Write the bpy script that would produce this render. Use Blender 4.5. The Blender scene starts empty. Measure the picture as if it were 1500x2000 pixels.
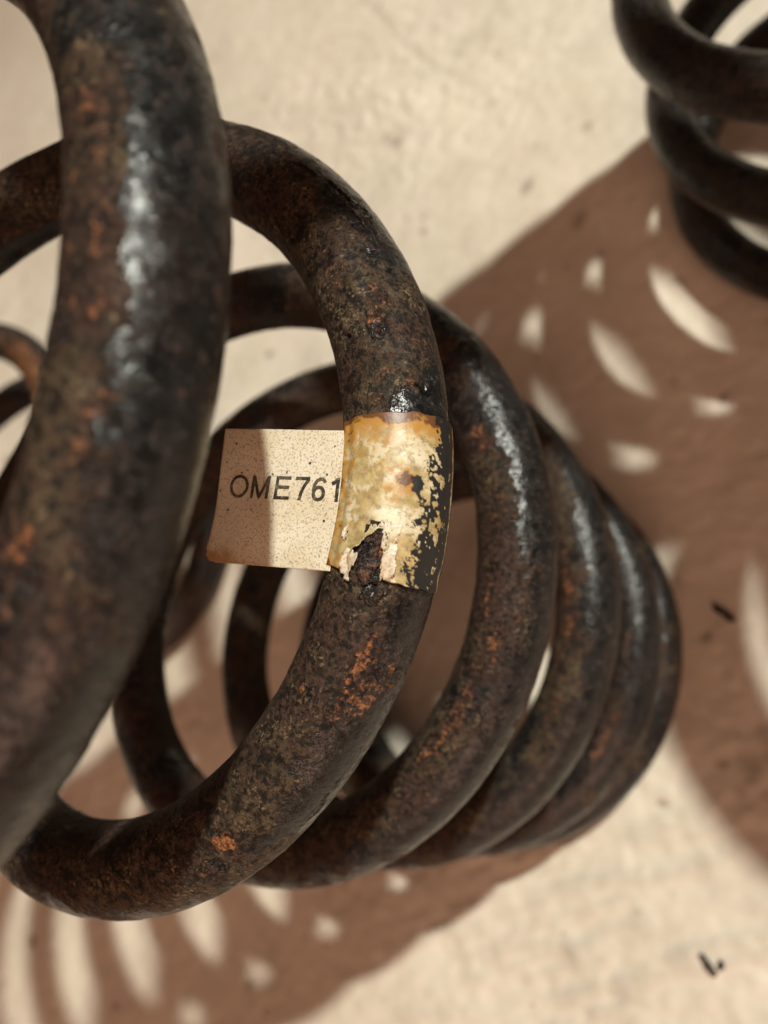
import bpy, bmesh, math, random
import numpy as np
from mathutils import Vector, Matrix

sc = bpy.context.scene
col = sc.collection
MM = 0.001                      # the scene is laid out in millimetres, floor at z = 0
FZ = 149.0                      # fitted height offset (floor was -149 in the fit)

# ------------------------------------------------------------------ camera
ROT = np.array([[0.79181203, 0.35500621, -0.49699528],
                [0.23403477, -0.92797234, -0.28999149],
                [-0.56414665, 0.11330457, -0.81786346]])   # rows: image right, image down, forward
CAM = np.array([127.8385, 0.0, 146.6429 + FZ])
FPX = 1525.55                   # focal length in pixels of the 1500 px wide photograph
cd = bpy.data.cameras.new("camera")
cam = bpy.data.objects.new("camera", cd)
col.objects.link(cam)
X, Y, Z = ROT[0], -ROT[1], -ROT[2]
cam.matrix_world = Matrix(((X[0], Y[0], Z[0], CAM[0]*MM), (X[1], Y[1], Z[1], CAM[1]*MM),
                           (X[2], Y[2], Z[2], CAM[2]*MM), (0, 0, 0, 1)))
cd.sensor_fit = 'HORIZONTAL'
cd.sensor_width = 36.0
cd.lens = FPX / 1500.0 * 36.0
cd.clip_start = 0.002
cd.clip_end = 60.0
cd.dof.use_dof = True
cd.dof.focus_distance = 0.1135
cd.dof.aperture_fstop = 16.5
cd.dof.aperture_blades = 0
sc.camera = cam

# ------------------------------------------------------------------ light
w = bpy.data.worlds.new("World")
sc.world = w
w.use_nodes = True
bg = w.node_tree.nodes["Background"]
bg.inputs[0].default_value = (1.0, 0.60, 0.42, 1)
bg.inputs[1].default_value = 0.07

def aim(o, target):
    v = Vector(target) - o.location
    o.rotation_euler = v.to_track_quat('-Z', 'Y').to_euler()

KEY = (1.288, 1.742, 3.183)                            # the ceiling lamp behind the springs, upper right
d = bpy.data.lights.new("ceiling_lamp", 'SPOT')
d.energy = 890
d.color = (0.97, 0.985, 0.87)
d.shadow_soft_size = 0.058
d.spot_size = math.radians(34)
d.spot_blend = 1.0
o = bpy.data.objects.new("ceiling_lamp", d)
o.location = KEY
col.objects.link(o)
aim(o, (0.03, 0.10, 0.0))
# dim warm light bounced from the ceiling and from the lit wall on the photographer's side fills the shadows
def panel(name, loc, target, size, energy, colour):
    d = bpy.data.lights.new(name, 'AREA')
    d.shape = 'SQUARE'; d.size = size; d.energy = energy; d.color = colour
    o = bpy.data.objects.new(name, d)
    o.location = loc
    col.objects.link(o)
    aim(o, target)
panel("ceiling_panel", (0.25, 0.35, 2.6), (0.25, 0.35, 0), 5.0, 27.0, (1.0, 0.56, 0.36))
panel("wall_panel", (1.7, -1.9, 1.5), (0, 0, 0), 1.8, 48.0, (1.0, 0.57, 0.39))

sc.view_settings.view_transform = 'Standard'
sc.view_settings.look = 'None'
sc.view_settings.gamma = 1.0
sc.view_settings.exposure = 0.0
sc.cycles.use_denoising = True
sc.cycles.max_bounces = 6
rng = np.random.default_rng(7)
random.seed(7)

# ------------------------------------------------------------------ numeric noise
def _hash(i, j, k, s):
    h = (i * 374761393 + j * 668265263 + k * 2147483647 + s * 1274126177) & 0xFFFFFFFF
    h = ((h ^ (h >> 13)) * 1274126177) & 0xFFFFFFFF
    h = ((h ^ (h >> 16)) * 2246822519) & 0xFFFFFFFF
    return ((h ^ (h >> 15)) & 0xFFFF) / 32767.5 - 1.0

def vnoise(P, s=0):
    i = np.floor(P).astype(np.int64)
    f = P - i
    f = f * f * f * (f * (f * 6 - 15) + 10)
    r = np.zeros(len(P))
    for a in (0, 1):
        for b in (0, 1):
            for c in (0, 1):
                wgt = (f[:, 0] if a else 1 - f[:, 0]) * (f[:, 1] if b else 1 - f[:, 1]) * (f[:, 2] if c else 1 - f[:, 2])
                r += wgt * _hash(i[:, 0] + a, i[:, 1] + b, i[:, 2] + c, s)
    return r

def fbm(P, oct=4, s=0):
    r = np.zeros(len(P)); a = 1.0; n = 0.0
    for o in range(oct):
        r += a * vnoise(P * 2 ** o + 17.3 * o, s + o); n += a; a *= 0.55
    return r / n

def sstep(a, b, x):
    t = np.clip((x - a) / (b - a), 0, 1)
    return t * t * (3 - 2 * t)

# ------------------------------------------------------------------ node helpers
class NT:
    def __init__(self, name):
        self.m = bpy.data.materials.new(name)
        self.m.use_nodes = True
        self.t = self.m.node_tree
        self.n = self.t.nodes
        self.b = self.n["Principled BSDF"]
    def link(self, a, b): self.t.links.new(a, b)
    def set(self, sock, v):
        if isinstance(v, bpy.types.NodeSocket): self.link(v, sock)
        elif isinstance(v, tuple) and len(v) == 3 and sock.type == 'RGBA': sock.default_value = (*v, 1)
        else: sock.default_value = v
    def coords(self, kind="Object"):
        return self.n.new("ShaderNodeTexCoord").outputs[kind]
    def mapping(self, v, scale=(1, 1, 1), rot=(0, 0, 0)):
        k = self.n.new("ShaderNodeMapping")
        self.link(v, k.inputs[0])
        k.inputs["Scale"].default_value = scale
        k.inputs["Rotation"].default_value = rot
        return k.outputs[0]
    def noise(self, v, scale, detail=4, rough=0.55, dist=0.0):
        k = self.n.new("ShaderNodeTexNoise")
        self.link(v, k.inputs["Vector"])
        k.inputs["Scale"].default_value = scale
        k.inputs["Detail"].default_value = detail
        k.inputs["Roughness"].default_value = rough
        k.inputs["Distortion"].default_value = dist
        return k.outputs[0]
    def voro(self, v, scale, feature='F1', rnd=1.0):
        k = self.n.new("ShaderNodeTexVoronoi")
        k.feature = feature
        self.link(v, k.inputs["Vector"])
        k.inputs["Scale"].default_value = scale
        k.inputs["Randomness"].default_value = rnd
        return k.outputs[0]
    def ramp(self, f, lo, hi, a=0.0, b=1.0):
        k = self.n.new("ShaderNodeMapRange")
        k.interpolation_type = 'SMOOTHSTEP'
        self.set(k.inputs[0], f)
        k.inputs[1].default_value = lo; k.inputs[2].default_value = hi
        k.inputs[3].default_value = a; k.inputs[4].default_value = b
        return k.outputs[0]
    def math(self, op, a, b=0.0, c=None):
        k = self.n.new("ShaderNodeMath"); k.operation = op
        self.set(k.inputs[0], a); self.set(k.inputs[1], b)
        if c is not None: self.set(k.inputs[2], c)
        return k.outputs[0]
    def mix(self, f, a, b):
        k = self.n.new("ShaderNodeMix"); k.data_type = 'RGBA'
        self.set(k.inputs[0], f); self.set(k.inputs[6], a); self.set(k.inputs[7], b)
        return k.outputs[2]
    def attr(self, name):
        k = self.n.new("ShaderNodeAttribute"); k.attribute_name = name
        return k.outputs["Fac"]
    def bump(self, h, strength, dist, prev=None):
        k = self.n.new("ShaderNodeBump")
        k.inputs["Strength"].default_value = strength
        k.inputs["Distance"].default_value = dist
        self.link(h, k.inputs["Height"])
        if prev is not None: self.link(prev, k.inputs["Normal"])
        return k.outputs[0]

# ------------------------------------------------------------------ materials
def spring_material(name, rust_amount, dust_amount, gloss):
    m = NT(name)
    v = m.coords("Object")
    big = m.noise(v, 60, 4, 0.6)
    mid = m.noise(v, 210, 5, 0.62)
    fine = m.noise(v, 560, 5, 0.68)
    tiny = m.noise(v, 1500, 4, 0.7)
    rust = m.attr("rust")
    worn = m.attr("worn")
    dark = m.attr("dark")
    # black paint, greyer where it is scuffed
    paint = m.mix(m.ramp(fine, .42, .62), (.0050, .0050, .0052), (.0125, .0122, .0118))
    # dirty brown film over the paint, with tan dust in its grain
    film = m.mix(m.ramp(fine, .38, .60), (.0135, .0088, .0062), (.068, .0450, .0270))
    film = m.mix(m.math('MULTIPLY', m.ramp(tiny, .50, .62), m.ramp(mid, .42, .60)), film, (.165, .122, .072))
    fw = m.math('ADD', worn, m.math('ADD', m.math('MULTIPLY', m.math('SUBTRACT', mid, .5), 1.1), m.math('MULTIPLY', m.math('SUBTRACT', tiny, .5), .9)))
    f1 = m.math('MULTIPLY', m.ramp(fw, .36, .62), dust_amount)
    c = m.mix(f1, paint, film)
    # purple-brown scale
    f2 = m.ramp(m.math('ADD', m.math('MULTIPLY', big, .7), m.math('MULTIPLY', fine, .4)), .535, .60)
    scale = m.mix(m.ramp(tiny, .42, .60), (.018, .0095, .0085), (.062, .033, .024))
    c = m.mix(m.math('MULTIPLY', m.math('MULTIPLY', f2, .8 * rust_amount), m.ramp(worn, .15, .5, .25, 1.0)), c, scale)
    # crusty orange rust where the paint has gone
    rr = m.math('ADD', rust, m.math('ADD', m.math('MULTIPLY', m.math('SUBTRACT', fine, .5), 2.2), m.math('MULTIPLY', m.math('SUBTRACT', tiny, .5), 1.6)))
    f3a = m.math('MULTIPLY', m.ramp(rr, .22, .46), rust_amount)
    f3 = m.math('MULTIPLY', m.ramp(rr, .54, .98), rust_amount)
    c = m.mix(m.math('MULTIPLY', f3a, .75), c, scale)
    orange = m.mix(m.ramp(tiny, .40, .62), (.080, .032, .015), (.30, .115, .038))
    c = m.mix(m.math('MULTIPLY', f3, .9), c, orange)
    # black pitting, flecks and cracks
    spk = m.math('MULTIPLY', m.ramp(m.noise(v, 820, 4, .72), .40, .48), m.ramp(m.noise(v, 330, 4, .65), .36, .43))
    c = m.mix(m.math('MULTIPLY', m.math('SUBTRACT', 1.0, spk), .85), c, (.006, .0055, .0055))
    c = m.mix(dark, c, (.004, .0035, .003))
    m.set(m.b.inputs["Base Color"], c)
    ro = m.ramp(f1, 0, 1, gloss, .54)
    ro = m.math('ADD', ro, m.math('MULTIPLY', f3a, .12))
    ro = m.math('ADD', ro, m.math('MULTIPLY', m.math('SUBTRACT', fine, .5), .30))
    m.set(m.b.inputs["Roughness"], ro)
    m.set(m.b.inputs["Specular IOR Level"], m.ramp(f1, 0, 1, .34, .14))
    h = m.math('ADD', m.math('MULTIPLY', mid, .75), m.math('MULTIPLY', m.math('MULTIPLY', fine, .42), m.ramp(f1, 0, 1, .30, 1)))
    h = m.math('ADD', h, m.math('MULTIPLY', m.math('MULTIPLY', tiny, .14), m.ramp(f1, 0, 1, .15, 1)))
    h = m.math('ADD', h, m.math('MULTIPLY', spk, .06))
    h = m.math('ADD', h, m.math('MULTIPLY', m.math('MULTIPLY', f3a, tiny), .30))
    m.set(m.b.inputs["Normal"], m.bump(h, .75, .0010))
    return m.m

M_NEAR = spring_material("rusty_black_steel", .9, .88, .22)
M_DARK = spring_material("black_painted_steel", .25, .22, .28)
M_FAR = spring_material("weathered_steel", 1.0, .7, .42)

def floor_material():
    m = NT("painted_concrete")
    v = m.coords("Object")
    a = m.noise(v, 9, 5, .55)
    b = m.noise(v, 42, 6, .62)
    f = m.noise(v, 240, 4, .6)
    tint = m.noise(v, 26, 3, .5)
    dirt_tone = m.attr("dirt_tone")
    c = m.mix(m.ramp(a, .35, .65), (.470, .412, .338), (.535, .482, .405))
    c = m.mix(m.math('MULTIPLY', m.ramp(tint, .45, .65), .35), c, (.53, .455, .395))
    c = m.mix(m.math('MULTIPLY', m.ramp(b, .50, .66), .40), c, (.43, .38, .295))
    c = m.mix(dirt_tone, c, (.135, .100, .072))
    m.set(m.b.inputs["Base Color"], c)
    m.set(m.b.inputs["Roughness"], m.ramp(b, .3, .7, .40, .60))
    m.b.inputs["Specular IOR Level"].default_value = .4
    h = m.math('ADD', m.math('MULTIPLY', b, .8), m.math('MULTIPLY', f, .14))
    m.set(m.b.inputs["Normal"], m.bump(h, .5, .0022))
    return m.m

M_FLOOR = floor_material()

def sticker_material():
    m = NT("stained_sticker")
    v = m.coords("Object")
    fine = m.noise(v, 500, 5, .65)
    tiny = m.noise(v, 1400, 4, .7)
    stain = m.attr("stain"); blk = m.attr("blk")
    c = m.mix(m.ramp(fine, .38, .62), (.285, .205, .085), (.42, .335, .165))
    c = m.mix(m.math('MULTIPLY', m.ramp(m.noise(v, 330, 4, .6), .50, .60), .6), c, (.58, .52, .38))
    c = m.mix(m.math('MULTIPLY', m.ramp(m.math('MULTIPLY', stain, -1.0), .05, .40), .8), c, (.60, .55, .42))
    c = m.mix(m.math('MULTIPLY', m.ramp(tiny, .53, .62), .55), c, (.15, .12, .08))
    c = m.mix(m.ramp(m.math('ADD', stain, m.math('MULTIPLY', m.math('SUBTRACT', fine, .5), .9)), .08, .55), c, (.34, .175, .036))
    c = m.mix(m.ramp(m.math('ADD', stain, m.math('MULTIPLY', m.math('SUBTRACT', tiny, .5), .8)), .62, .95), c, (.105, .042, .014))
    c = m.mix(blk, c, (.0095, .0092, .009))
    m.set(m.b.inputs["Base Color"], c)
    m.set(m.b.inputs["Roughness"], m.ramp(blk, 0, 1, .42, .5))
    h = m.math('SUBTRACT', m.math('MULTIPLY', fine, .3), m.math('MULTIPLY', blk, .10))
    m.set(m.b.inputs["Normal"], m.bump(h, .5, .0006))
    return m.m

def paper_material(name, light, deep, speck):
    m = NT(name)
    v = m.coords("Object")
    fine = m.noise(v, 420, 4, .6)
    c = m.mix(m.ramp(m.noise(v, 140, 4, .6), .35, .65), light, deep)
    g = m.ramp(m.noise(m.mapping(v, (1, 1, .55)), 3000, 3, .75), .53, .60)
    c = m.mix(m.math('MULTIPLY', g, speck), c, (.10, .075, .045))
    d = m.ramp(m.voro(v, 620), .11, .17)
    pick = m.ramp(m.noise(v, 330, 2, .5), .50, .56)
    c = m.mix(m.math('MULTIPLY', m.math('MULTIPLY', m.math('SUBTRACT', 1.0, d), pick), min(1, speck * 1.6)), c, (.022, .014, .009))
    age = m.attr("stain")
    c = m.mix(m.ramp(m.math('ADD', age, m.math('MULTIPLY', m.math('SUBTRACT', fine, .5), .7)), .25, .9), c, (.30, .175, .07))
    m.set(m.b.inputs["Base Color"], c)
    m.b.inputs["Roughness"].default_value = .5
    m.set(m.b.inputs["Normal"], m.bump(fine, .25, .0005))
    return m.m

def ink_material():
    m = NT("worn_black_print")
    v = m.coords("Object")
    g = m.ramp(m.noise(v, 1300, 4, .75), .54, .62)
    g2 = m.ramp(m.noise(v, 260, 3, .6), .42, .66)
    c = m.mix(m.math('MULTIPLY', g, .55), (.020, .017, .014), (.30, .25, .16))
    c = m.mix(m.math('MULTIPLY', g2, .45), c, (.16, .13, .085))
    m.set(m.b.inputs["Base Color"], c)
    m.b.inputs["Roughness"].default_value = .5
    return m.m

M_STICKER = sticker_material()
M_FLAG = paper_material("speckled_paper", (.58, .525, .415), (.52, .45, .325), .6)
M_TORN = paper_material("torn_white_paper", (.56, .50, .41), (.47, .39, .29), .5)
M_INK = ink_material()

# ------------------------------------------------------------------ mesh helpers
def link(name, me, mat, parent=None, smooth=True):
    o = bpy.data.objects.new(name, me)
    col.objects.link(o)
    if mat is not None: me.materials.append(mat)
    if parent is not None: o.parent = parent
    if smooth: me.polygons.foreach_set("use_smooth", np.ones(len(me.polygons), bool))
    return o

def grid_mesh(name, V, nu, nv, wrap_v=False, caps=False, attrs=None):
    """V: nu*nv points (mm) in rows of nv."""
    nn = nv if wrap_v else nv - 1
    i = np.arange(nu - 1)[:, None] * nv
    j = np.arange(nn)[None, :]
    j2 = (j + 1) % nv
    F = np.stack([i + j, i + j2, i + nv + j2, i + nv + j], -1).reshape(-1, 4)
    me = bpy.data.meshes.new(name)
    nV, nF = len(V), len(F)
    me.vertices.add(nV)
    me.vertices.foreach_set("co", (V * MM).astype(np.float32).ravel())
    if caps:
        loops = np.concatenate([F.ravel(), np.arange(nv)[::-1], (nu - 1) * nv + np.arange(nv)])
        starts = np.concatenate([np.arange(nF) * 4, [nF * 4, nF * 4 + nv]])
    else:
        loops = F.ravel(); starts = np.arange(nF) * 4
    me.loops.add(len(loops))
    me.loops.foreach_set("vertex_index", loops.astype(np.int32))
    me.polygons.add(len(starts))
    me.polygons.foreach_set("loop_start", starts.astype(np.int32))
    for k, a in (attrs or {}).items():
        at = me.attributes.new(k, 'FLOAT', 'POINT')
        at.data.foreach_set("value", a.astype(np.float32))
    me.update(calc_edges=True)
    me.validate()
    return me

def frames(t, c):
    th = -2 * np.pi * t
    T = np.gradient(c, axis=0)
    T /= np.linalg.norm(T, axis=1)[:, None]
    e1 = np.stack([np.cos(th), np.sin(th), 0 * th], 1)
    e2 = np.cross(T, e1)
    e2 /= np.linalg.norm(e2, axis=1)[:, None]
    return e1, e2

def helix(t, R, zf):
    th = -2 * np.pi * t
    return np.stack([R * np.cos(th), R * np.sin(th), zf(t)], 1)

def seg_dist(x, y, pts):
    d = np.full(x.shape, 1e9)
    for (x0, y0), (x1, y1) in zip(pts[:-1], pts[1:]):
        dx, dy = x1 - x0, y1 - y0
        u = np.clip(((x - x0) * dx + (y - y0) * dy) / (dx * dx + dy * dy), 0, 1)
        d = np.minimum(d, np.hypot(x - x0 - u * dx, y - y0 - u * dy))
    return d

def build_coil(name, t, R, r, zf, nv, mat, parent, seed, spots=(), lump=1.0, cracks=(), side=None):
    c = helix(t, R, zf)
    e1, e2 = frames(t, c)
    ph = np.linspace(0, 2 * np.pi, nv, endpoint=False)
    D = np.cos(ph)[None, :, None] * e1[:, None] + np.sin(ph)[None, :, None] * e2[:, None]
    # the sawn ends are slightly chamfered
    arc = np.concatenate([[0], np.cumsum(np.linalg.norm(np.diff(c, axis=0), axis=1))])
    end = np.minimum(arc, arc[-1] - arc)
    rad = r * (1 - .10 * (1 - sstep(0, 1.4, end)))
    P0 = (c[:, None] + rad[:, None, None] * D).reshape(-1, 3)
    Dn = D.reshape(-1, 3)
    n1 = fbm(P0 / 8.0, 3, seed)
    n2 = fbm(P0 / 2.0, 3, seed + 20)
    n3 = fbm(P0 / .75, 2, seed + 30)
    chip = fbm(P0 / 5.2, 4, seed + 40)
    step = sstep(.16, .20, chip)                       # paint missing inside these islands
    tt = np.repeat(t, nv); pp = np.tile(ph, len(t))
    ang = np.degrees(np.mod(pp + np.pi, 2 * np.pi) - np.pi)
    worn = .42 + 1.7 * fbm(P0 / 15.0, 4, seed + 60) + .2 * n2
    if side is not None: worn = worn + side(tt, ang)
    worn = np.clip(worn, 0, 1)
    rust = .30 * sstep(.18, .46, fbm(P0 / 9.0, 4, seed + 80)) + .20 * step
    rust = rust * sstep(.05, .35, worn)
    dark = np.zeros(len(P0))
    for (st, sp, ls, lp, amt) in spots:                # (turn, angle in degrees, half length mm, half width mm, strength)
        sel = np.where(np.abs(tt - st) < (ls * 1.6 + 2) / (2 * np.pi * R))[0]
        dt = (tt[sel] - st) * 2 * np.pi * R
        dp = (np.mod(pp[sel] - math.radians(sp) + np.pi, 2 * np.pi) - np.pi) * r
        d = np.sqrt((dt / ls) ** 2 + (dp / lp) ** 2) + .75 * n2[sel] + .35 * n3[sel]
        k = 1 - sstep(.35, 1.25, d)
        if amt > 0:
            rust[sel] = np.maximum(rust[sel], amt * k)
            step[sel] = np.maximum(step[sel], k * .9)
        else:
            rust[sel] *= 1 - k
            worn[sel] *= 1 - k * .95
            step[sel] *= 1 - k * .8
    disp = lump * (.16 * n1 + .075 * n2 + .02 * n3) - .12 * step + .10 * step * np.abs(n3)
    for (width, depth, pts) in cracks:                 # cracks and pits: (turn, degrees) polylines
        sel = np.where((tt > min(p[0] for p in pts) - .01) & (tt < max(p[0] for p in pts) + .01))[0]
        q = [(p[0] * 2 * np.pi * R, math.radians(p[1]) * r) for p in pts]
        x = tt[sel] * 2 * np.pi * R + .35 * n2[sel]; y = np.radians(ang[sel]) * r + .5 * n2[sel] + .2 * n3[sel]
        d = seg_dist(x, y, q if len(q) > 1 else q + [(q[0][0] + .01, q[0][1])])
        k = 1 - sstep(width * .35, width, d)
        dark[sel] = np.maximum(dark[sel], k)
        disp[sel] -= depth * k
        lip = np.exp(-((d - width * 1.5) / (width * .8)) ** 2)
        disp[sel] += .10 * lip
    V = P0 + disp[:, None] * Dn
    me = grid_mesh(name, V, len(t), nv, wrap_v=True, caps=True, attrs={"rust": rust, "worn": worn, "dark": dark})
    return link(name, me, mat, parent)

def empty(name, loc, label, cat, group=None):
    o = bpy.data.objects.new(name, None)
    o.empty_display_size = .02
    o.location = [a * MM for a in loc]
    col.objects.link(o)
    o["label"] = label; o["category"] = cat
    if group: o["group"] = group
    return o

# ------------------------------------------------------------------ floor
def axis(lo, hi, step):
    out = [lo - 2600, lo - 1400, lo - 700, lo - 300, lo - 120, lo - 40]
    return np.array(out + list(np.arange(lo, hi, step)) + [hi, hi + 40, hi + 120, hi + 300, hi + 700, hi + 1400, hi + 2600])
gx = axis(-560, 150, 1.5); gy = axis(-290, 430, 1.5)
FX, FY = np.meshgrid(gx, gy, indexing="ij")
FX = FX.ravel(); FY = FY.ravel()
F3 = np.stack([FX, FY, 0 * FX], 1)
inner = ((FX >= -560) & (FX <= 150) & (FY >= -290) & (FY <= 430)).astype(float)
al = FX * .755 + FY * .656; ac = -FX * .656 + FY * .755          # along and across the trowel strokes
zone = np.exp(-(((FX - 75) / 85) ** 2 + ((FY + 95) / 75) ** 2))
zone2 = np.exp(-(((FX + 190) / 90) ** 2 + ((FY - 265) / 60) ** 2))
st1 = fbm(np.stack([al / 38, ac / 4.6, 0 * al], 1), 3, 201)
st2 = fbm(np.stack([al / 3.4, ac / 13, 0 * al], 1), 3, 211)
st3 = fbm(np.stack([al / 4.5, ac / 4.5, 0 * al], 1), 3, 221)
soft = fbm(F3 / 34, 3, 231)
hz = .8 * soft + zone * (1.3 * st1 + .25 * st2 + .5 * st3) + zone2 * 1.6 * st3 + .42 * st3
# darker tone over the trowelled zone, then scratches, dents and dirty specks: (points, half width, depth, darkness)
dirt_tone = zone * np.clip(.08 + .26 * (st1 + .6 * st3), 0, .5) + .22 * np.clip(fbm(F3 / 22, 4, 241) + .05, 0, 1) + .12 * np.clip(fbm(F3 / 5, 3, 251), 0, 1)
SCR = [([(-240, 352), (-209, 328.9), (-180, 305.6), (-150.8, 287.3), (-132, 279)], 1.6, .5, .34),
       ([(-143.8, 294.7), (-103.6, 293.3)], 1.0, .45, .32), ([(-200, 330), (-226, 286), (-238, 262)], 1.5, .3, .10),
       ([(-203, 272), (-207, 224)], 2.2, .2, .10), ([(-475, 108), (-417, 130)], 1.2, -.4, 0),
       ([(-180, 281), (-95, 268)], 1.2, .15, .10), ([(-170, 205), (-150, 226)], 2.4, .2, .16)]
for pts, wd, dp, dk in SCR:
    d = seg_dist(FX + 1.2 * st3, FY + 1.2 * st2, pts)
    k = np.exp(-(d / wd) ** 2)
    hz -= dp * k
    dirt_tone = np.maximum(dirt_tone, dk * k * (.7 + .6 * st3))
d = np.hypot(FX + 201, FY - 281)
hz += 2.0 * np.exp(-(d / 2.6) ** 2)                                # a small blob in the paint
for n in range(330):
    x, y = rng.uniform(-520, 140), rng.uniform(-280, 420)
    rr = rng.uniform(.9, 2.5) * (1 + .6 * (rng.random() < .2)); am = rng.uniform(.2, .75) * (.5 + rng.random())
    sel = np.where((np.abs(FX - x) < 9) & (np.abs(FY - y) < 9))[0]
    ex = rng.uniform(.7, 1.5)
    k = np.exp(-((((FX[sel] - x) * ex) ** 2 + ((FY[sel] - y) / ex) ** 2) / rr ** 2) ** 1.3)
    hz[sel] -= .35 * k
    dirt_tone[sel] = np.maximum(dirt_tone[sel], am * k)
for x, y, rr, am in [(98.5, -6, 5.5, .55), (103, -1, 4, .5), (90, -9, 2.2, .5), (97, -15, 3, .45), (105, -12, 4, .4), (78.9, -65.2, 2.4, .35), (109, 5, 5, .4)]:
    d = np.hypot(FX - x, FY - y) / rr + .5 * st3
    dirt_tone = np.maximum(dirt_tone, am * (1 - sstep(.3, 1.3, d)))
V = np.stack([FX, FY, hz * inner - 0.9 * (1 - inner)], 1)
V[:, 2] -= .8                                                    # the highest ridges come up to z = 0
me = grid_mesh("floor", V, len(gx), len(gy), attrs={"dirt_tone": np.clip(dirt_tone * inner, 0, .8)})
fl = link("floor", me, M_FLOOR)
fl["kind"] = "structure"
fl["label"] = "beige painted concrete floor with trowel marks and dark specks"

# ------------------------------------------------------------------ spring in front (origin on its axis)
GROUP = "car coil springs standing on the floor"
def zprof(t):
    p, q = 50.148, .03471
    z = -p * (t - 3) - q * (t - 3) ** 2
    zb = -FZ + 8.4; te = 5.2; ze = -p * (te - 3)
    u = np.clip((t - te) / 1.25, 0, 1)
    return np.where(t < te, z, ze - (ze - zb) * (1 - (1 - u) ** 1.36)) + FZ

front = empty("coil_spring", (0, 0, 0),
              "rusty black coil spring filling the foreground, with a stained paper sticker wrapped round one coil", "coil spring", GROUP)
SPOTS = [(2.021, 50, 4.2, 1.5, .95), (2.010, 47, 2.6, .5, .8), (2.036, 50, 3.2, 1.1, .72), (2.033, 92, 1.0, .7, .9),
         (2.016, 15, 5.5, 2.4, .62), (2.026, 32, 7, 3.4, .64), (2.095, 60, 2.9, 2.0, 1.0), (2.118, 66, 2.2, .9, .6), (1.902, 74, 1.5, 1.0, .95),
         (1.897, 62, 6, 2.5, .42), (1.93, 80, 1.0, .6, .8), (1.983, 66, 5.0, 1.6, .60), (1.875, 96, 5, 2.0, .45),
         (.945, 72, 4, 2.0, .58), (.957, 86, 3, 1.6, .5), (.964, 66, 3, 1.6, .58), (.926, 80, 4, 2.0, .5), (.909, 88, 4, 1.8, .5),
         (.988, 58, 4, 2.0, .48), (1.032, 76, 4, 2.0, .58), (1.050, 62, 4, 2.0, .5), (1.014, 84, 4, 2.2, .5), (.975, 50, 5, 1.4, .5),
         (2.975, 108, 9, 1.5, .5), (2.895, 98, 4, 1.8, .74), (3.035, 92, 12, 2.2, .60), (3.06, 100, 8, 1.8, .58), (2.992, 78, 4, 2.5, .62),
         (3.968, 104, 5, 1.5, .80), (3.94, 112, 8, 1.6, .72), (4.02, 92, 6, 2.2, .55), (4.96, 92, 9, 1.8, .55), (5.03, 84, 9, 2.2, .62),
         (2.915, 40, 17, 4.2, -1), (2.99, 18, 22, 3.6, -1), (3.93, 55, 18, 4.2, -1), (4.0, 38, 22, 4.2, -1), (.955, 18, 30, 4.4, -1),
         (.94, 48, 16, 2.0, -1), (4.9, 55, 18, 4.0, -1), (3.05, 30, 18, 4.5, -1), (2.003, 22, 5, 2.6, -1), (2.062, 22, 10, 2.8, -1), (2.045, 48, 3, 1.6, -1), (1.873, 30, 8, 2.5, -1)]
CRACKS = [(.30, .30, [(1.838, 46), (1.846, 40), (1.852, 41), (1.862, 33), (1.868, 33)]), (.26, .25, [(1.82, 60), (1.826, 52), (1.832, 54)]),
          (.55, .6, [(1.902, 108), (1.9045, 105)]), (.24, .25, [(1.897, 78), (1.905, 80), (1.910, 76)]), (.24, .25, [(1.899, 64), (1.908, 62), (1.912, 58)]),
          (.28, .3, [(1.919, 40), (1.922, 32), (1.925, 24), (1.926, 18)]), (.30, .3, [(2.018, 22), (2.020, 12), (2.023, 6)]),
          (.28, .28, [(2.034, 84), (2.031, 74), (2.029, 66)]), (.26, .25, [(2.085, 40), (2.090, 32)]), (.4, .3, [(1.996, 96)]), (.3, .3, [(2.044, 74)]),
          (.26, .25, [(2.055, 8), (2.066, 0), (2.075, 4)]), (.3, .25, [(2.985, 84), (2.988, 80)]), (.26, .25, [(2.995, 60), (3.002, 52)])]
def front_side(t, ang):
    k = .42 * np.tanh((ang - 66) / 22.0)
    dusty = np.exp(-((t - 2.06) / .09) ** 2) * sstep(10, 40, ang) * .45      # tan dust on the coil below the sticker
    return k + dusty + .95 * np.exp(-((t - 1.920) / .030) ** 2) * sstep(12, 34, ang)
ta = np.concatenate([np.arange(-2.1, .72, 2.2 / 411), np.arange(.72, 1.12, .8 / 411), np.arange(1.12, 1.72, 1.4 / 411),
                     np.arange(1.72, 2.20, .36 / 411), np.arange(2.20, 2.75, 1.1 / 411), np.arange(2.75, 3.20, .55 / 411),
                     np.arange(3.20, 6.52, 1.3 / 411)])
build_coil("coil", ta, 65.41, 8.0, zprof, 128, M_NEAR, front, 3, SPOTS, 1.0, CRACKS, front_side)

# ------------------------------------------------------------------ paper sticker wrapped round the second coil
def on_wire(t, deg, rad):
    """points on the front spring's wire: turn, angle in degrees, distance from the wire's centre line"""
    t = np.asarray(t, float); h = 1e-4
    c = helix(t, 65.41, zprof)
    T = helix(t + h, 65.41, zprof) - helix(t - h, 65.41, zprof)
    T /= np.linalg.norm(T, axis=1)[:, None]
    th = -2 * np.pi * t
    e1 = np.stack([np.cos(th), np.sin(th), 0 * th], 1)
    e2 = np.cross(T, e1)
    a = np.radians(deg)
    return c + np.asarray(rad)[..., None] * (np.cos(a)[:, None] * e1 + np.sin(a)[:, None] * e2)

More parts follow.
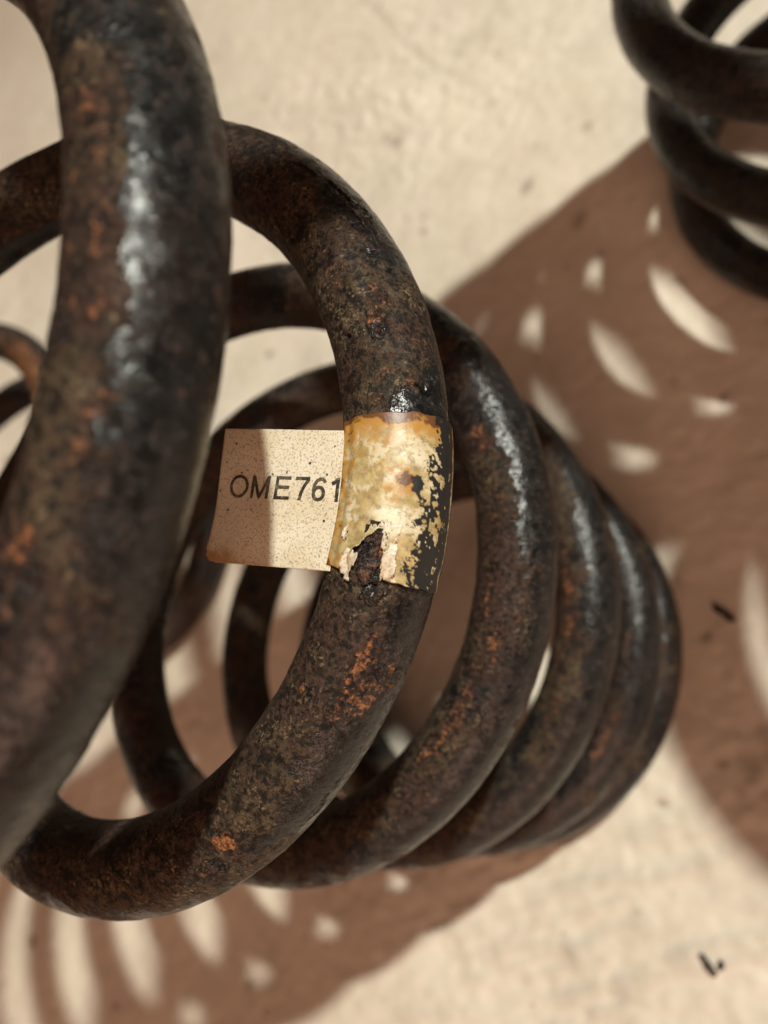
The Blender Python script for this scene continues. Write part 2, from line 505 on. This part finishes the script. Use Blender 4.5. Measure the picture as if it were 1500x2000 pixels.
def cut_mesh(name, V, nu, nv, keep, attrs, thick=None):
    """grid with some quads left out"""
    i, j = np.meshgrid(np.arange(nu - 1), np.arange(nv - 1), indexing="ij")
    k = keep.reshape(nu, nv)
    ok = k[:-1, :-1] & k[1:, :-1] & k[:-1, 1:] & k[1:, 1:]
    b = (i * nv + j)[ok]
    F = np.stack([b, b + 1, b + nv + 1, b + nv], 1)
    used = np.unique(F)
    remap = np.full(nu * nv, -1); remap[used] = np.arange(len(used))
    me = bpy.data.meshes.new(name)
    me.from_pydata((V[used] * MM).tolist(), [], remap[F].tolist())
    for kk, a in attrs.items():
        at = me.attributes.new(kk, 'FLOAT', 'POINT')
        at.data.foreach_set("value", a[used].astype(np.float32))
    return me

def thicken(o, mm, offset=-1):
    md = o.modifiers.new("thickness", 'SOLIDIFY')
    md.thickness = mm * MM
    md.offset = offset

T0, T1, LEN = 1.9360, 1.9905, 411 * .0545
nu, nv = 170, 230
U, W = np.meshgrid(np.linspace(0, 1, nu), np.linspace(0, 1, nv), indexing="ij")
u = U.ravel(); deg = 123.5 - W.ravel() * 300
S = u * LEN; pw = np.radians(deg) * 8
tw = T0 + u * (T1 - T0) + .0022 * (1 - W.ravel()) * 0 + .0016 * np.clip(W.ravel() * 2.4, 0, 1) * (1 - u)
tw = tw + .0007 * (2 * u - 1) * fbm(np.stack([pw / 2.0, 2.2 * u, 0 * pw], 1), 3, 301)
PW = np.stack([S, pw, 0 * S], 1)
q1 = fbm(PW / 3.0, 3, 311); q2 = fbm(PW / 1.15, 3, 321); q3 = fbm(PW / .5, 2, 331)
# the torn hole at the lower edge
hw = 2.1 * np.sqrt(np.clip((S - 15.9) / 4.2, 0, 1)) + .0
hd = np.where(S > 15.9, np.clip(hw, .01, 9) - np.abs(pw - 9.9 - .55 * np.sin(S * .7)) - 3 * (hw <= 0), -9.0) + .45 * q2
keep = hd < 0
lift = .26 + .06 * q1 + .75 * np.exp(-np.clip(-hd, 0, None) / .45) * sstep(15, 17, S)
lift += .55 * sstep(20.2, 24, S) * sstep(55, 40, deg) * sstep(-30, 0, deg)
lift += .18 * np.exp(-((deg - 107) / 5) ** 2) + .055 * np.clip(deg - 116, 0, None)
bl = (35 - deg) / 15 + 2.1 * q2 + .7 * q1 + .8 * q3 - 4.2 * np.exp(-((deg + 17 + 4 * q1) / 4.5) ** 2) - 3.2 * sstep(.20, .36, q2 + .5 * q3) * sstep(-30, -5, deg) - .25 + .5 * sstep(14, 20, S)
bl -= 1.3 * sstep(4.2, 3.0, S) * sstep(16, 22, deg)
bl = np.maximum(bl, 1.3 - 2.0 * np.hypot((S - 9.6) / 2.3, (deg - 36) / 9.5) + 1.3 * q2 + .6 * q3)
bl = np.where(deg < -40, 1, bl)
blk = sstep(.0, .14, bl)
stain = np.exp(-S / 2.1) * .95 + (.95 + .9 * q2) * np.exp(-((S - 9.4 + 1.2 * q1) / 2.3) ** 2 - ((deg - 53 + 9 * q1) / 15) ** 2)
stain += .75 * np.exp(-((S - 23.6) / 1.6) ** 2) * sstep(86, 100, deg) + .35 * np.exp(-((S - 23.8) / 1.2) ** 2)
stain += .42 * sstep(-.05, .4, q1) * sstep(11, 3, S) + .22 * sstep(.0, .4, q2) + (.30 + .5 * q2) * sstep(95, 120, deg) - .5 * np.exp(-((S - 6.3) / 2.6) ** 2 - ((deg - 48) / 26) ** 2) - .5 * np.exp(-((S - 14) / 2.2) ** 2 - ((deg - 55) / 26) ** 2)
V = on_wire(tw, deg, 8.0 + lift)
wrap = link("sticker", cut_mesh("sticker", V, nu, nv, keep, {"blk": blk, "stain": stain}), M_STICKER, front)
wrap["label"] = "yellowed sticker wrapped round the wire, torn open and peeling to black"
thicken(wrap, .12)

# the free flag of the sticker, stuck back to back and standing out from the wire
EDGE_T = on_wire(np.array([1.9398]), np.array([119.0]), np.array([8.25]))[0]
EDGE_B = on_wire(np.array([1.9925]), np.array([119.0]), np.array([8.25]))[0]
def unproject(x, y, depth):
    d = np.array([(x - 750) / FPX, (y - 1000) / FPX, 1.0])
    return CAM + depth * (ROT.T @ d)
FREE_T = unproject(440, 837, 122.5)
FREE_B = unproject(403, 1096, 123.5)
def flag_at(a, b):
    """a: 0 at the free edge .. 1 at the wire, b: 0 top .. 1 bottom"""
    a = np.asarray(a, float)[:, None]; b = np.asarray(b, float)[:, None]
    P = (1 - b) * ((1 - a) * FREE_T + a * EDGE_T) + b * ((1 - a) * FREE_B + a * EDGE_B)
    n = np.cross(EDGE_T - FREE_T, FREE_B - FREE_T); n /= np.linalg.norm(n)
    if n @ (CAM - FREE_T) < 0: n = -n
    return P + n * (.55 * np.sin(np.pi * a) * (.4 + .6 * b) - .35 * np.sin(np.pi * b) * (1 - a)
                    + 1.1 * np.clip(1 - a * 2.2, 0, 1) ** 2 * np.clip(b * 2 - 1, 0, 1) ** 2 + .16 * np.sin(7 * a + 3 * b) * np.sin(5 * b + 1)), n
nu, nv = 90, 100
A, B = np.meshgrid(np.linspace(0, 1, nu), np.linspace(0, 1, nv), indexing="ij")
A = A.ravel(); B = B.ravel()
V, fn = flag_at(A, B)
ca, cb = A * 17.0, (1 - B) * 20.0                     # rounded lower free corner
rc = 1.7
keep = ~((ca < rc) & (cb < rc) & (np.hypot(ca - rc, cb - rc) > rc))
fq = fbm(np.stack([A * 17 / 4, B * 20 / 4, 0 * A], 1), 3, 341)
age = .55 * np.exp(-cb / 1.3) * (1 - .6 * A) + .35 * np.exp(-ca / 1.0) + .30 * sstep(.4, 1, B) * sstep(.7, .1, A) * (1 + fq) + .12 * fq
age += .5 * np.exp(-np.hypot(ca, cb) / 2.2)
flag = link("sticker_flag", cut_mesh("sticker_flag", V, nu, nv, keep, {"stain": np.clip(age, 0, 1)}), M_FLAG, front)
flag["label"] = "speckled paper flag of the sticker printed OME761"
thicken(flag, .22)

# printed letters on the flag: plain grotesque capitals drawn as pen strokes (x, y in cap heights)
def arc_pts(cx, cy, rx, ry, a0, a1, n=28):
    return [(cx + rx * math.cos(math.radians(a0 + (a1 - a0) * k / n)), cy + ry * math.sin(math.radians(a0 + (a1 - a0) * k / n))) for k in range(n + 1)]
PEN = .143
h = PEN / 2
STROKES = [arc_pts(.475, .5, .475 - h, .5 - h + .01, 0, 360, 48),                                                      # O
           [(1.09 + h, 0), (1.09 + h, 1)], [(1.10 + h, .96), (1.52, .03), (1.94 - h, .96)], [(1.95 - h, 1), (1.95 - h, 0)],   # M
           [(2.215 + h, 0), (2.215 + h, 1)], [(2.215 + PEN, 1 - h), (2.90, 1 - h)], [(2.215 + PEN, .53), (2.86, .53)], [(2.215 + PEN, h), (2.92, h)],   # E
           [(3.10, 1 - h), (3.735, 1 - h)], [(3.69, .90), (3.52, .62), (3.42, .36), (3.37, 0)],                              # 7
           arc_pts(4.16, .32, .285 - h, .33 - h, 0, 360, 36), [(4.405, .79), (4.32, .91), (4.19, .935), (4.05, .86), (3.96, .68), (3.937, .42)],   # 6
           [(4.93, 0), (4.93, 1)], [(4.90, .93), (4.79, .80), (4.68, .74)]]                                                  # 1
LVs, LFs = [], []
for si, pts in enumerate(STROKES):
    pts = [np.array(p_) for p_ in pts]
    dense = [pts[0]]
    for p0, p1 in zip(pts[:-1], pts[1:]):
        kk = max(1, int(np.linalg.norm(p1 - p0) / .08))
        dense += [p0 + (p1 - p0) * (q_ + 1) / kk for q_ in range(kk)]
    Pn = np.array(dense)
    tg = np.gradient(Pn, axis=0)
    if np.linalg.norm(Pn[0] - Pn[-1]) < 1e-6: tg[0] = tg[-1] = Pn[1] - Pn[-2]
    tg /= np.linalg.norm(tg, axis=1)[:, None] + 1e-12
    nn = np.stack([-tg[:, 1], tg[:, 0]], 1)
    b0 = sum(len(v_) for v_ in LVs)
    pair = np.stack([Pn + nn * h, Pn - nn * h], 1).reshape(-1, 2)
    LVs.append(np.concatenate([pair, np.full((len(pair), 1), .030 + .003 * si)], 1))
    LFs += [(b0 + 2 * k_, b0 + 2 * k_ + 1, b0 + 2 * k_ + 3, b0 + 2 * k_ + 2) for k_ in range(len(Pn) - 1)]
L2 = np.concatenate(LVs)
la = .108 + L2[:, 0] / 4.995 * (.988 - .108)
lb = .512 - L2[:, 1] * (.512 - .342)
LV, _ = flag_at(la, lb)
LV = LV + fn * L2[:, 2:3]
lm = bpy.data.meshes.new("lettering")
lm.from_pydata((LV * MM).tolist(), [], LFs)
lt = link("lettering", lm, M_INK, flag, smooth=False)
lt["label"] = "OME761 in worn black capitals"

# white torn paper round the hole
def scrap(name, t, deg, ls, lp, lift0, curl, mat, parent, seed, thick=.1, attrs=None, sub=14):
    A, B = np.meshgrid(np.linspace(-1, 1, sub), np.linspace(-1, 1, sub), indexing="ij")
    a, b = A.ravel(), B.ravel()
    Q = np.stack([a * ls, b * lp, 0 * a + seed], 1)
    f1 = fbm(Q / 1.3, 3, seed); f2 = fbm(Q / .5, 2, seed + 3)
    edge = np.hypot(a, b) + .60 * f1 + .25 * f2
    tt = t + (a * ls + .25 * f2) / 411; dd = deg + np.degrees((b * lp + .25 * f1) / 8)
    rr = 8.0 + lift0 + curl * np.clip(np.abs(b), 0, 1) ** 2 + .30 * f1 + .16 * f2
    at = {"stain": np.clip(.25 * f1, 0, 1)}
    if attrs: at = {k: np.clip(v + .4 * f1, 0, 1) for k, v in attrs.items()}
    o = link(name, cut_mesh(name, on_wire(tt, dd, rr), sub, sub, edge < 1.0, at), mat, parent)
    thicken(o, thick)
    return o
scrap("torn_paper", 1.9880, 92, 2.3, 1.3, .6, .6, M_TORN, wrap, 401)
scrap("torn_paper", 1.9855, 54, 2.7, .95, .75, .4, M_TORN, wrap, 402)
scrap("torn_paper", 1.9765, 57, 2.4, 1.7, .45, .3, M_TORN, wrap, 403)
scrap("torn_paper", 1.9780, 103, 1.1, .55, .6, .5, M_TORN, wrap, 404)
# loose flakes of paint and scale lifting from the wire
FL = [(1.9845, 71, 5.4, 1.7, .5, .15, .40), (1.9955, 62, 1.4, 1.5, .35, .1, .30), (1.926, 28, 1.6, 1.8, .10, .25, .15), (1.857, 36, 3.0, 1.6, .08, .18, .1),
      (2.0185, 14, 1.3, 2.2, .12, .2, .3), (2.033, 78, 2.2, 1.2, .06, .2, .3), (1.906, 70, 1.8, 1.2, .08, .15, .4), (2.104, 44, 2.4, 1.4, .06, .2, .2)]
for n, (t_, d_, a_, b_, l_, c_, r_) in enumerate(FL):
    scrap("paint_flake", t_, d_, a_, b_, l_, c_, M_NEAR, front, 420 + n, .16, {"rust": r_ + np.zeros(400), "worn": .35 + np.zeros(400), "dark": np.zeros(400)}, sub=20)

# ------------------------------------------------------------------ the other springs
def simple_spring(loc, label, R, r, z0, pitch, t0, base_t, mat, seed, pm=1.0, pu=1.0, turn=0.0, dt=1.5, closed=None, spots=()):
    o = empty("coil_spring", (loc[0], loc[1], 0), label, "coil spring", GROUP)
    zb = r * 1.04
    def zf(t):
        z = z0 + FZ - pitch * np.where(t > .33, .33 + (t - .33) * pm, np.where(t < 0, t * pu, t))
        if closed:                                   # the end coils are wound almost touching
            z = z + (pitch - closed[0]) * np.minimum(t - t0 - closed[1], 0)
        # ease on to the floor
        return np.where(z > zb + 6, z, zb + 6 * np.exp((np.minimum(z, zb + 6) - zb - 6) / 6.0))
    t = np.arange(t0, base_t, dt / (2 * np.pi * R))
    build_coil("coil", t, R, r, zf, 56, mat, o, seed, spots, 1.0)
    o.rotation_euler.z = -2 * math.pi * turn
    return o

simple_spring((80.6, 230.6), "dark black coil spring standing at the upper edge, behind the spring with the sticker",
              69.8, 8.54, -26.3, 44.9, -7.3, 3.25, M_DARK, 31, 1.07, 1.129)
simple_spring((-225.2, -16.2), "rust streaked coil spring mostly hidden behind the thick nearest coil of the stickered spring",
              66.5, 8.0, -45.8, 45.9, -4.6, 3.1, M_FAR, 51,
              spots=[(-.16, 95, 30, 9, .95), (-.30, 70, 30, 7, .8), (.5, 90, 40, 7, .7)])
simple_spring((222.5, 173.8), "black coil spring standing beyond the right edge, known by its ring shaped shadow",
              71.7, 9.0, -FZ + 9, 46.8, -5.776, 0.6, M_DARK, 71, 1.0, 1.0, .819, 3.0, (20.5, 1.5))

# ------------------------------------------------------------------ bits lying on the floor
def floor_chip(name, x, y, ang, ln, wd, thick, curl, seed, label, mat):
    sub = 16
    A, B = np.meshgrid(np.linspace(-1, 1, sub), np.linspace(-1, 1, sub), indexing="ij")
    a, b = A.ravel(), B.ravel()
    Q = np.stack([a * ln, b * wd, 0 * a + seed], 1)
    f1 = fbm(Q / 1.6, 3, seed); f2 = fbm(Q / .6, 2, seed + 3)
    keep = (np.abs(b) + .35 * f1 < 1 - .35 * a * a) & (np.abs(a) + .2 * f2 < 1)
    V = np.stack([a * ln + .2 * f2, b * wd + .25 * f1, .1 + curl * (b * b + .5 * a * a) + .12 * f2], 1)
    o = link(name, cut_mesh(name, V, sub, sub, keep, {"rust": .1 + .2 * f1, "worn": .2 + 0 * a, "dark": 0 * a}), mat)
    o.location = (x * MM, y * MM, .2 * MM)
    o.rotation_euler.z = ang
    thicken(o, thick, 1)
    o["label"] = label; o["category"] = "paint flake"
    return o
floor_chip("paint_flake", 75.8, 40.6, math.atan2(-2.7, 7.8), 4.6, 1.1, .5, .4, 501, "thin black sliver lying in the shadow just right of the lowest coil", M_DARK)
floor_chip("paint_flake", 103.0, -68.5, math.atan2(-3.3, 5.7), 3.8, .75, .3, .9, 502, "curled black flake on the bright floor near the lower right corner", M_DARK)
floor_chip("paint_flake", 106.5, -67.0, 1.9, 1.5, .6, .4, .5, 503, "tiny brown crumb beside the curled black flake at the lower right", M_FAR)

# grit scattered over the floor
bm = bmesh.new()
for n in range(260):
    x, y = rng.uniform(-480, 140), rng.uniform(-280, 420)
    r0 = rng.uniform(.15, .42) if rng.random() < .85 else rng.uniform(.45, .8)
    g = bmesh.ops.create_icosphere(bm, subdivisions=1, radius=r0 * MM, matrix=Matrix.Translation((x * MM, y * MM, -.6 * MM)))
    for vv in g["verts"]:
        vv.co.x += rng.normal() * r0 * .25 * MM; vv.co.y += rng.normal() * r0 * .25 * MM; vv.co.z += rng.normal() * r0 * .15 * MM
me = bpy.data.meshes.new("grit"); bm.to_mesh(me); bm.free()
mg = NT("grit"); mg.b.inputs["Base Color"].default_value = (.17, .13, .095, 1); mg.b.inputs["Roughness"].default_value = .8
gr = link("grit", me, mg.m)
gr["kind"] = "stuff"
gr["label"] = "fine grit scattered over the beige floor"
